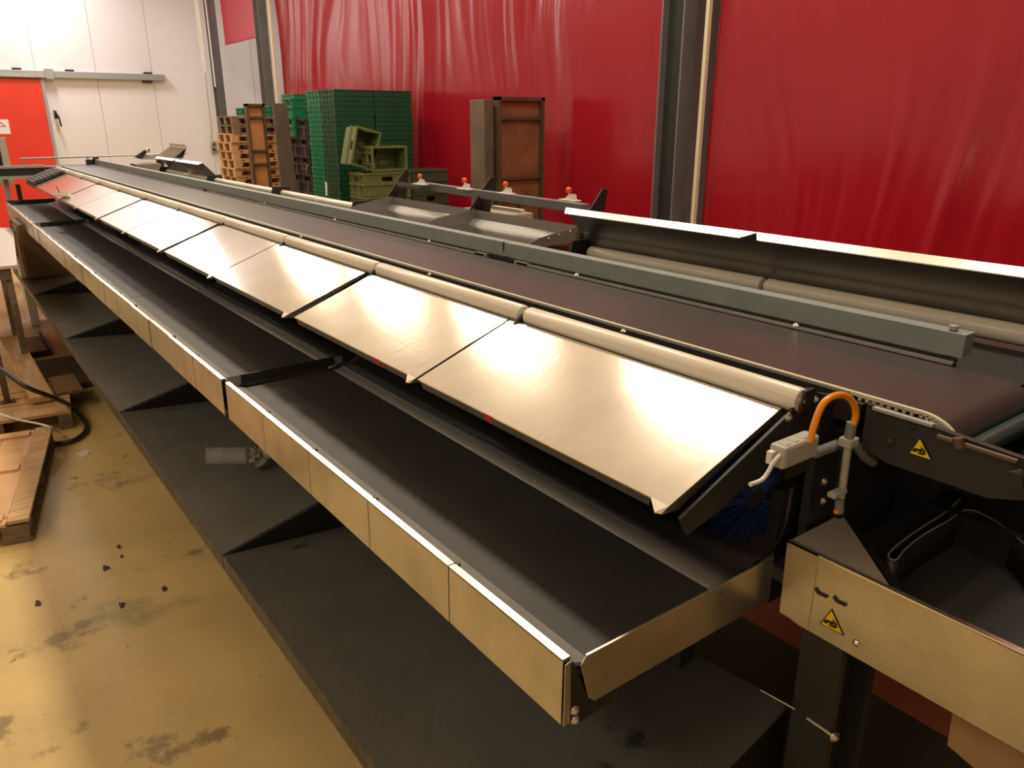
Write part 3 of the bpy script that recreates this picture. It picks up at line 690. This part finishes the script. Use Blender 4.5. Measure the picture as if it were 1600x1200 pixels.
# blue brush under the slides
br = thing('round_brush', 'blue bristled round brush under the nearest slide end', 'brush', (1.36, 1.0, H - .84))
cx_, cz_ = 1.385, H - .815
MB().tube([(cx_, .93, cz_), (cx_, 1.9, cz_)], .03, 12).build('core', blacks, br)
m = MB()
for i in range(2600):
    y = .925 + random.random() ** 1.6 * .8; a_ = random.uniform(0, 2 * PI); r1 = random.uniform(.09, .128); dy = random.uniform(-.012, .012)
    c0 = Vector((cx_ + .028 * math.cos(a_), y, cz_ + .028 * math.sin(a_))); a2 = a_ + random.uniform(-.1, .1)
    c1 = Vector((cx_ + r1 * math.cos(a2), y + dy, cz_ + r1 * math.sin(a2)))
    if c1.x > 1.478 or c1.z > H - .70: continue
    s_ = Vector((-math.sin(a_), .3, math.cos(a_))) * .0016
    m.add([c0 - s_, c0 + s_, c1 + s_ * .6, c1 - s_ * .6], [(0, 1, 2, 3)])
m.build('bristles', blue, br, kind='stuff', fix=False)

# junction box, cables, conduit
jb = thing('junction_box', 'light grey plastic junction box with orange cable at machine end', 'box', (1.43, .81, H - .68))
bx0, bx1 = atY(1227, 705, .80).x, atY(1279, 705, .80).x
bz1, bz0 = atY(1250, 692, .80).z, atY(1250, 725, .80).z
MB().box(bx0, bx1, 0.80, .838, bz0, bz1).build('housing', cabbox, jb, bevel=.007)
for i in range(3): MB().box(bx0 + .012 + .03 * i, bx0 + .028 + .03 * i, .807, .829, bz1 - .001, bz1 + .0015).build('cable_port', zinc, jb, bevel=.002)
MB().obox((bx0 - .008, .825, (bz0 + bz1) / 2), (.016, .012, .026)).build('clip', whitep, jb)
jc = atY(1216, 722, .81)
pts = [atY(1222, 708, .81), atY(1209, 722, .81), atY(1200, 738, .81), atY(1190, 750, .81), atY(1172, 757, .81)]
tag(MB().tube(catmull([(p.x, p.z) for p in pts], 4) and [Vector((p.x, .81, p.y)) for p in catmull([(p.x, p.z) for p in pts], 4)], .0045, 8).build('white_cable', whitep), 'short white cable hanging from the grey junction box', 'cable')
pts = [atY(*p, .785) for p in ((1266, 690), (1272, 665), (1283, 636), (1296, 622), (1312, 617), (1326, 621), (1335, 634), (1337, 650), (1333, 664))]
tag(MB().tube([Vector((p.x, .785, p.y)) for p in catmull([(p.x, p.z) for p in pts], 4)], .0072, 10).build('orange_cable', orange), 'orange cable looping from junction box into the conduit', 'cable')
cd = thing('conduit', 'vertical pale conduit with clip beside the junction box', 'conduit', (1.6, .84, H - .75))
pt, pm, pb = atY(1331, 660, .79), atY(1326, 690, .79), atY(1311, 800, .79)
MB().tube([pt, pm], .011, 12).build('upper_sleeve', cond, cd)
MB().tube([pm, pb], .0085, 12).build('pipe', condl, cd)
MB().tube([atY(1312, 778, .79), pb], .0105, 12).build('lower_sleeve', cond, cd)
MB().obox(pm, (.034, .03, .02)).build('junction_clamp', cabbox, cd, bevel=.003)
MB().obox(atY(1308, 770, .79), (.05, .02, .012)).build('wall_clip', cabbox, cd, bevel=.003)
MB().tube([atY(1306, 800, .79), atY(1311, 797, .79)], .006, 8).build('cable_end', orange, cd)
def flex(pts, r, lab, yy=.79):
    P = [Vector((p.x, yy, p.y)) for p in catmull([(q.x, q.z) for q in pts], 14)]
    return tag(MB().tube(P, [r * (1 + .16 * (i % 2)) for i in range(len(P))], 12).build('flexible_conduit', cond), lab, 'conduit')
flex([atY(*p, .825) for p in ((1272, 708), (1295, 700), (1310, 694), (1322, 692))], .0105, 'grey ribbed flexible conduit between the junction box and the clamp', .825)
flex([atY(*p, .79) for p in ((1328, 690), (1340, 698), (1350, 712), (1364, 722))], .010, 'grey ribbed flexible conduit bending down right of the clamp')

# ------------------------------------------------------------------ pallets, crates and frames along the curtain
def pallet(name, label, loc, L=.86, W=.80, wood_=None, group=None):
    wd = wood_ or woodx
    t = thing(name, label, 'pallet', loc, group); x0, y0, z0 = loc
    for i in range(5):
        MB().box(x0 + i * (L - .12) / 4, x0 + i * (L - .12) / 4 + .12, y0, y0 + W, z0 + .122, z0 + .142).build('top_board', wd, t)
    for i in range(3):
        y = y0 + i * (W - .10) / 2
        MB().box(x0, x0 + L, y, y + .10, z0 + .10, z0 + .122).build('stringer', wd, t)
        MB().box(x0, x0 + L, y, y + .10, z0, z0 + .022).build('bottom_board', wd, t)
        for j in range(3):
            x = x0 + j * (L - .12) / 2
            MB().box(x, x + .12, y, y + .10, z0 + .022, z0 + .10).build('block', wd, t)
    return t
p0 = pallet('wooden_pallet', 'bottom weathered pallet of the tall pallet stack by the far wall', (4.40, 13.9, 0), wood_=wood, group='stack of wooden pallets')
pd = pallet('wooden_pallet', 'topmost dark weathered pallet of the tall pallet stack', (4.42, 13.88, 15 * .143), wood_=woodd, group='stack of wooden pallets')
for k in range(1, 15):
    dup(p0 if k < 14 else pd, (4.40 + random.uniform(-.03, .03), 13.9 + random.uniform(-.03, .03), k * .143), 'wooden pallet in the tall stack, %s from the top' % ORD[15 - k])
def tray_unit(L, W, Hh, m):
    mb = MB(); t_ = .012
    mb.box(0, L, 0, W, 0, .01)
    for (a, b, c, d_) in ((0, L, 0, t_), (0, L, W - t_, W), (0, t_, t_, W - t_), (L - t_, L, t_, W - t_)):
        mb.box(a, b, c, d_, .01, Hh - .012)
    for (a, b, c, d_) in ((-.006, L + .006, -.006, .012), (-.006, L + .006, W - .012, W + .006), (-.006, .012, .012, W - .012), (L - .012, L + .006, .012, W - .012)):
        mb.box(a, b, c, d_, Hh - .014, Hh)
    n = int(L / .09)
    for i in range(1, n): mb.box(i * L / n - .006, i * L / n + .006, -.006, 0, 0, Hh - .014)
    n = int(W / .09)
    for i in range(1, n): mb.box(-.006, 0, i * W / n - .006, i * W / n + .006, 0, Hh - .014)
    return mb
ONES = ['', 'first', 'second', 'third', 'fourth', 'fifth', 'sixth', 'seventh', 'eighth', 'ninth', 'tenth', 'eleventh', 'twelfth', 'thirteenth', 'fourteenth', 'fifteenth', 'sixteenth', 'seventeenth', 'eighteenth', 'nineteenth']
def ordn(k):
    if k < 20: return ONES[k]
    return {2: 'twenty', 3: 'thirty', 4: 'forty'}[k // 10] + ('-' + ONES[k % 10] if k % 10 else 'th').replace('twentyth', 'twentieth') if k % 10 else {20: 'twentieth', 30: 'thirtieth', 40: 'fortieth'}[k]
def green_stack(x, y, L, W, n, pitch, lab, group, m):
    o = tray_unit(L, W, pitch - .0005, m).build('green_tray', m); tag(o, lab, 'tray', group)
    o.location = (x, y, 0)
    o['label'] = lab + ', lowest one'
    for k in range(1, n):
        c = o.copy(); C.objects.link(c); c['label'] = lab + ', %s from the top' % ordn(n - k); c.location = (x + random.uniform(-.006, .006) + .012 * (n - k) / n * 0, y + random.uniform(-.006, .006), k * pitch)
green_stack(4.30, 9.47, .54, .42, 43, .06, 'green tray, front left column of the tall stack', 'front left green trays', green_shade)
green_stack(4.86, 9.47, .54, .42, 43, .06, 'green tray, front right column of the tall stack', 'front right green trays', green_shade)
green_stack(4.30, 9.91, .54, .42, 43, .06, 'green tray in lit tone, rear column of the tall stack', 'rear green trays', green)
green_stack(4.56, 11.4, .62, .50, 43, .06, 'green tray in the farther stack behind black crates', 'farther green trays', green)
def crate(name, lab, loc, L, W, Hh, m, group=None, rot=None, rim=.014):
    t = thing(name, lab, 'crate', loc, group); mb = MB(); w_ = .010
    mb.box(0, L, 0, W, 0, .012)
    for y in (0, W - w_): mb.box(0, L, y, y + w_, .012, Hh * .62).box(0, L * .38, y, y + w_, Hh * .62, Hh * .82).box(L * .62, L, y, y + w_, Hh * .62, Hh * .82).box(0, L, y, y + w_, Hh * .82, Hh)
    for x in (0, L - w_): mb.box(x, x + w_, w_, W - w_, .012, Hh * .62).box(x, x + w_, w_, W * .33, Hh * .62, Hh * .82).box(x, x + w_, W * .67, W - w_, Hh * .62, Hh * .82).box(x, x + w_, w_, W - w_, Hh * .82, Hh)
    mb.v = [v + Vector(loc) for v in mb.v]; mb.build('body', m, t)
    mb = MB()
    for z in (Hh - .02, Hh * .5 - .01):
        mb.box(-rim, L + rim, -rim, 0, z, z + .018).box(-rim, L + rim, W, W + rim, z, z + .018).box(-rim, 0, 0, W, z, z + .018).box(L, L + rim, 0, W, z, z + .018)
    mb.v = [v + Vector(loc) for v in mb.v]; mb.build('rim', m, t)
    mb = MB(); n = 7
    for i in range(n + 1):
        if i in (3, 4): continue
        x = i * (L - .012) / n; mb.box(x, x + .012, -.010, 0, .0, Hh - .02)
    for i in range(5):
        if i == 2: continue
        y = i * (W - .012) / 4; mb.box(-.010, 0, y, y + .012, .0, Hh - .02)
    for i in range(1, 6): mb.box(i * L / 6 - .005, i * L / 6 + .005, .012, W - .012, .012, .02)
    mb.v = [v + Vector(loc) for v in mb.v]; mb.build('rib', m, t, kind='stuff')
    if rot: t.rotation_euler = rot
    return t
oc = crate('olive_crate', 'bottom olive crate of the stack before the green trays', (4.12, 8.40, 0), .60, .37, .268, olive, 'stacked olive crates')
for k in range(1, 6): dup(oc, (4.12, 8.40, k * .273), 'olive plastic crate in the stack before the green trays, %s from the top' % ORD[5 - k])
crate('olive_crate', 'olive crate lying on its side with its opening facing the belt', (4.26, 8.72, 1.655), .44, .26, .30, olive, rot=(PI / 2, 0, 0))
crate('olive_crate', 'olive crate standing tilted on end behind the open crate', (4.36, 8.90, 1.66), .42, .30, .30, olive, rot=(PI / 2, -1.32, 0))
dc = crate('olive_crate', 'bottom dark olive crate of the low stack by the curtain', (4.85, 8.55, 0), .50, .40, .268, olived, 'low dark olive crates')
for k in range(1, 6): dup(dc, (4.85, 8.55, k * .273), 'dark olive crate in the low stack by the curtain, %s from the top' % ORD[5 - k])
bc = crate('black_crate', 'bottom black crate of the taller black stack', (4.44, 10.70, 0), .20, .38, .245, blackp, 'taller black crate stack')
for k in range(1, 9): dup(bc, (4.44 + .004 * (k % 3), 10.70, k * .25), 'black crate in the taller black stack, %s from the top' % ORD[8 - k])
b2 = crate('black_crate', 'bottom black crate of the lower black stack', (4.44, 11.11, 0), .18, .25, .245, blackp, 'lower black crate stack')
for k in range(1, 8): dup(b2, (4.44, 11.11, k * .25), 'black crate in the lower black stack, %s from the top' % ORD[7 - k])
crate('green_crate', 'bright green crate standing on the lower black stack', (4.41, 11.11, 2.0), .17, .25, .27, green)
crate('green_crate', 'bright green crate topmost above the lower black stack', (4.41, 11.11, 2.275), .17, .25, .24, green)
crate('green_crate', 'green crate lying on top of the wooden pallets at left', (4.75, 14.3, 16 * .143 + .01), .38, .3, .13, green)
crate('green_crate', 'green crate lying on top of the wooden pallets at right', (5.20 - .06, 14.0, 16 * .143 + .01), .26, .3, .16, green)
for p, s_ in (((476, 262), 1), ((490, 272), -1)):
    q = atY(*p, 10.70)
    tag(MB().tube([q + Vector((-.03 * s_, 0, .05)), q + Vector((-.03 * s_, 0, -.02)), q + Vector((.0, 0, -.05)), q + Vector((.05, 0, .03))], .008, 8).build('wire_handle', steel), 'shiny bent wire handle on the black crates, %s one' % ('upper' if s_ > 0 else 'lower'), 'handle')
tag(MB().obox(atX(510, 295, 4.290), (.012, .04, .17), (.05, 0, 0)).build('white_label', paper), 'narrow white label on the tall green tray stack', 'label')

def table_frame(name, lab, x0, y0, w_, d_, zt, panel, frame, lean=0, ribs=(1.15, 1.45), diag=True):
    """shallow frame box standing on end: front rails, recessed board, cross ribs"""
    t = thing(name, lab, 'frame', (x0, y0, 0)); r = .035
    for x in (x0, x0 + w_ - r): MB().box(x, x + r, y0, y0 + d_, 0, zt).build('side_rail', frame, t)
    MB().box(x0, x0 + w_, y0, y0 + d_, zt - r, zt).build('top_rail', frame, t)
    MB().box(x0 + r, x0 + w_ - r, y0 + d_ * .5, y0 + d_ * .5 + .015, .05, zt - r).build('board', panel, t)
    for z in ribs: MB().box(x0 + r, x0 + w_ - r, y0 + .01, y0 + d_ * .5, z, z + .03).build('cross_rib', frame, t)
    return t
tb = table_frame('table_frame', 'rust-brown framed table top standing on end against the red curtain', 4.84, 6.72, .60, .10, 2.44, rust, bronze, ribs=(1.40, 1.62, 2.22))
MB().box(5.12, 5.14, 6.73, 6.77, 0, 1.42).build('centre_rib', bronze, tb)
tag(MB().box(4.70, 4.815, 6.78, 6.80 + .24, 0, 2.41).build('leaning_board', taupe, bevel=.004), 'plain brown panel standing beside the framed table top', 'panel')
table_frame('table_frame', 'narrow orange-brown framed board standing in front of the pallets', 4.22, 12.5, .29, .12, 2.46, rustl, bronze, ribs=(1.55, 1.75, 2.25))
MB_ = MB().slab([(3.97, 10.60, 0), (3.94, 10.60, 2.43), (4.13, 10.62, 2.43), (4.24, 10.62, 0)], (.0, .05, 0))
tag(MB_.build('leaning_sheet', taupe), 'tall plain taupe steel panel standing right of the pallets', 'panel')
tag(MB().box(3.35, 4.1, 5.2, 5.9, 0, 1.47).build('beige_cabinet', mat('beige_board', (.30, .25, .19), .6), bevel=.01), 'low beige-brown cabinet behind the knob bar', 'cabinet')

# ------------------------------------------------------------------ left side: pallets, cables, table on the floor
def rot_box(mb, c, ang, a0, a1, b0, b1, z0, z1):      # box in a frame turned by ang about c
    ca_, sa_ = math.cos(ang), math.sin(ang); n = len(mb.v); mb.box(a0, a1, b0, b1, z0, z1)
    for i in range(n, len(mb.v)):
        v = mb.v[i]; mb.v[i] = Vector((c[0] + v.x * ca_ - v.y * sa_, c[1] + v.x * sa_ + v.y * ca_, v.z))
    return mb
P0 = (.114, 4.59); ang = math.atan2(6.062 - 4.59, .414 - .114) - PI / 2     # right edge runs from P0
Lp = math.hypot(.30, 1.472)
t = thing('wooden_pallet', 'pale pine boxed pallet nearest the camera at the left edge', 'pallet', (P0[0], P0[1], 0))
pine = mat('pale_pine_panel', (.70, .42, .20), .5, 0, noise=(2, .12), streak=(2, 10, 10, .15))
for i in range(6): rot_box(MB(), P0, ang, -1.2 + i * .182, -1.2 + (i + 1) * .182 - .004, 0, Lp, .112, .130).build('deck_board', pine, t)
rot_box(MB(), P0, ang, -.105, -.0, 0, Lp, .122, .142).build('edge_batten', wood, t)
for b0 in (.03, Lp * .5, Lp - .14): rot_box(MB(), P0, ang, -1.2, -.13, b0, b0 + .09, .130, .146).build('cross_batten', pine, t)
for b0 in (0, Lp * .5 - .08, Lp - .16): rot_box(MB(), P0, ang, -.14, -.01, b0, b0 + .15, .025, .112).build('block', woodd, t)
for b0 in (0, Lp * .5 - .08, Lp - .16): rot_box(MB(), P0, ang, -1.2, -1.06, b0, b0 + .15, .025, .112).build('block', woodd, t)
rot_box(MB(), P0, ang, -.14, 0, 0, Lp, 0, .025).build('runner', woodd, t)
rot_box(MB(), P0, ang, -1.2, -1.06, 0, Lp, 0, .025).build('runner', woodd, t)
q = atZ(8, 815, .10)
m = MB()
for i in range(10):
    a_ = q + Vector((random.uniform(-.03, .03), -.02, random.uniform(-.02, .04))); m.tube([a_, a_ + Vector((random.uniform(-.03, .03), -.01, random.uniform(-.03, .03))), a_ + Vector((random.uniform(-.03, .03), .0, random.uniform(-.04, .02)))], .003, 5)
tag(m.build('frayed_string', smudge), 'frayed white string on the near corner of the pine pallet', 'string')
# second pallet with planks
t = thing('wooden_pallet', 'second pine pallet with loose planks farther along the left edge', 'pallet', (.3, 6.9, 0))
c0 = (.121, 6.38)
A2 = math.atan2(6.349 - 6.404 + .0, .569 - .121)
for i in range(5): rot_box(MB(), c0, A2, -.6, .45, i * .17, i * .17 + (.15 if i else .165), .118, .14).build('deck_board', wood if i else woodx, t)
for a0 in (-.55, -.08, .36):
    rot_box(MB(), c0, A2, a0, a0 + .09, 0, .83, .022, .118).build('stringer', woodd, t); rot_box(MB(), c0, A2, a0, a0 + .09, 0, .83, 0, .022).build('runner', woodd, t)
k = MB().slab([(.345, 6.62, .20), (.50, 6.62, .20), (.46, 8.36, .30), (.30, 8.42, .30)], (0, 0, -.045)).build('pine_plank', woodx); tag(k, 'thick pine plank sloping over the second pallet', 'plank')
k = MB().box(.53, .72, 6.75, 7.25, .142, .162).build('brown_board', woodm); tag(k, 'small brown board lying on the second pallet by the hose', 'board')
tag(MB().box(.46, .69, 8.7, 9.4, 0, .03).build('floor_board', woodm), 'flat brown board on the floor past the sloping plank', 'board')
tag(MB().box(.70, .715, 8.6, 9.5, 0, .06).box(.46, .70, 8.6, 8.615, 0, .06).build('angle_iron', blacks), 'thin black angle iron bordering the flat brown floor board', 'iron')
tag(MB().box(.44, .93, 7.3, 8.3, 0, .05).build('black_mat', mat('dirty_mat', (.06, .045, .03), .7)), 'dirty black mat on the floor beneath the brown boards', 'mat')
# trolley: pale table, leg, block
t = thing('work_table', 'pale metal-topped table at the left edge before the plywood crate', 'table', (.3, 9.0, 0))
ta, tb_, tc, td = atZ(0, 356, 1.05), atZ(20, 356, 1.05), atZ(27, 414, 1.05), atZ(-90, 420, 1.05)
MB().slab([ta, tb_, tc, (tc.x - .9, tc.y, 1.05), (tc.x - .9, ta.y, 1.05)], (0, 0, -.025)).build('table_top', mat('pale_table_metal', (.66, .60, .56), .4, .3), t)
MB().box(tc.x - .85, tc.x - .06, tc.y + .03, tc.y + .07, .93, 1.025).build('apron_rail', woodd, t)
for dy in (.06, .8): MB().box(tc.x - .10, tc.x - .05, tc.y + dy, tc.y + dy + .05, 0, 1.025).build('leg', woodd, t)
MB().box(tc.x - .85, tc.x - .80, tc.y + .06, tc.y + .11, 0, 1.025).build('leg', woodd, t)
q = atZ(32, 428, .55)
tag(MB().box(q.x - .02, q.x + .07, q.y - .3, q.y, 0.0, .75).build('white_post', whitep, bevel=.01), 'short white post standing beside the plywood crate', 'post')
q = atZ(12, 628, .142)
t = thing('steel_post', 'dark vertical steel post standing on the second pallet', 'post', (q.x, q.y, .142))
MB().box(q.x - .022, q.x + .022, q.y - .02, q.y + .02, .147, 1.25).build('post', bronze, t); MB().box(q.x - .05, q.x + .05, q.y - .05, q.y + .05, .142, .147).build('foot', bronze, t)
tag(MB().box(-.35, .22, 13.9, 14.0, 0, 1.2).build('tan_board', card), 'tan board leaning low before the orange-red door', 'board')
# hose and white cable
def curve3(P, k=6):
    out = []
    for i in range(len(P) - 1):
        p0_, p1_, p2_, p3_ = [Vector(P[max(0, min(len(P) - 1, j))]) for j in (i - 1, i, i + 1, i + 2)]
        for s_ in range(k):
            t_ = s_ / k; out.append(.5 * ((2 * p1_) + (p2_ - p0_) * t_ + (2 * p0_ - 5 * p1_ + 4 * p2_ - p3_) * t_ ** 2 + (3 * p1_ - p0_ - 3 * p2_ + p3_) * t_ ** 3))
    out.append(Vector(P[-1])); return out
hp = [atZ(-60, 545, .7), atZ(0, 577, .55), atZ(40, 604, .42), atZ(80, 620, .30), atZ(112, 635, .12), atZ(131, 655, .03), atZ(135, 668, .02), atZ(128, 680, .02), atZ(110, 690, .02), atZ(88, 693, .02)]
tag(MB().tube(curve3(hp), .017, 10).build('black_hose', mat('black_hose_rubber', (.03, .028, .025), .35)), 'black rubber hose looping down to the floor between pallets', 'hose')
hp = [atZ(-40, 635, .22), atZ(0, 647, .19), atZ(30, 656, .17), atZ(60, 662, .16), atZ(80, 668, .15), atZ(93, 676, .03)]
tag(MB().tube(curve3(hp), .008, 8).build('thin_cord', whitep), 'thin white cord running over the corner of the pine pallet', 'cord')
# litter on the floor
def litter(px, py, r, lab, m=smudge):
    q = atZ(px, py, .0); mb = MB(); n = 9
    mb.prismZ([(q.x + r * random.uniform(.5, 1.2) * math.cos(2 * PI * i / n), q.y + r * 2 * random.uniform(.5, 1.2) * math.sin(2 * PI * i / n)) for i in range(n)], .0, .004)
    tag(mb.build('floor_scrap', m), lab, 'scrap')
litter(95, 714, .035, 'pale paper scrap on floor by the pallet corner'); litter(132, 708, .04, 'pale dust scrap on the floor left of the shelf')
dk = mat('dark_scrap', (.05, .04, .035), .8)
for i, (px, py, r, s_) in enumerate(((165, 888, .018, 'largest dark scrap in the middle of the floor'), (186, 855, .012, 'dark scrap on floor just above the largest one'), (257, 920, .016, 'dark scrap near the shelf edge low on the floor'), (190, 946, .016, 'dark scrap at the shadow edge on the floor'), (60, 943, .018, 'dark scrap on the bright floor at left'), (190, 870, .010, 'small dark scrap beside the largest one'))):
    litter(px, py, r, s_, dk)
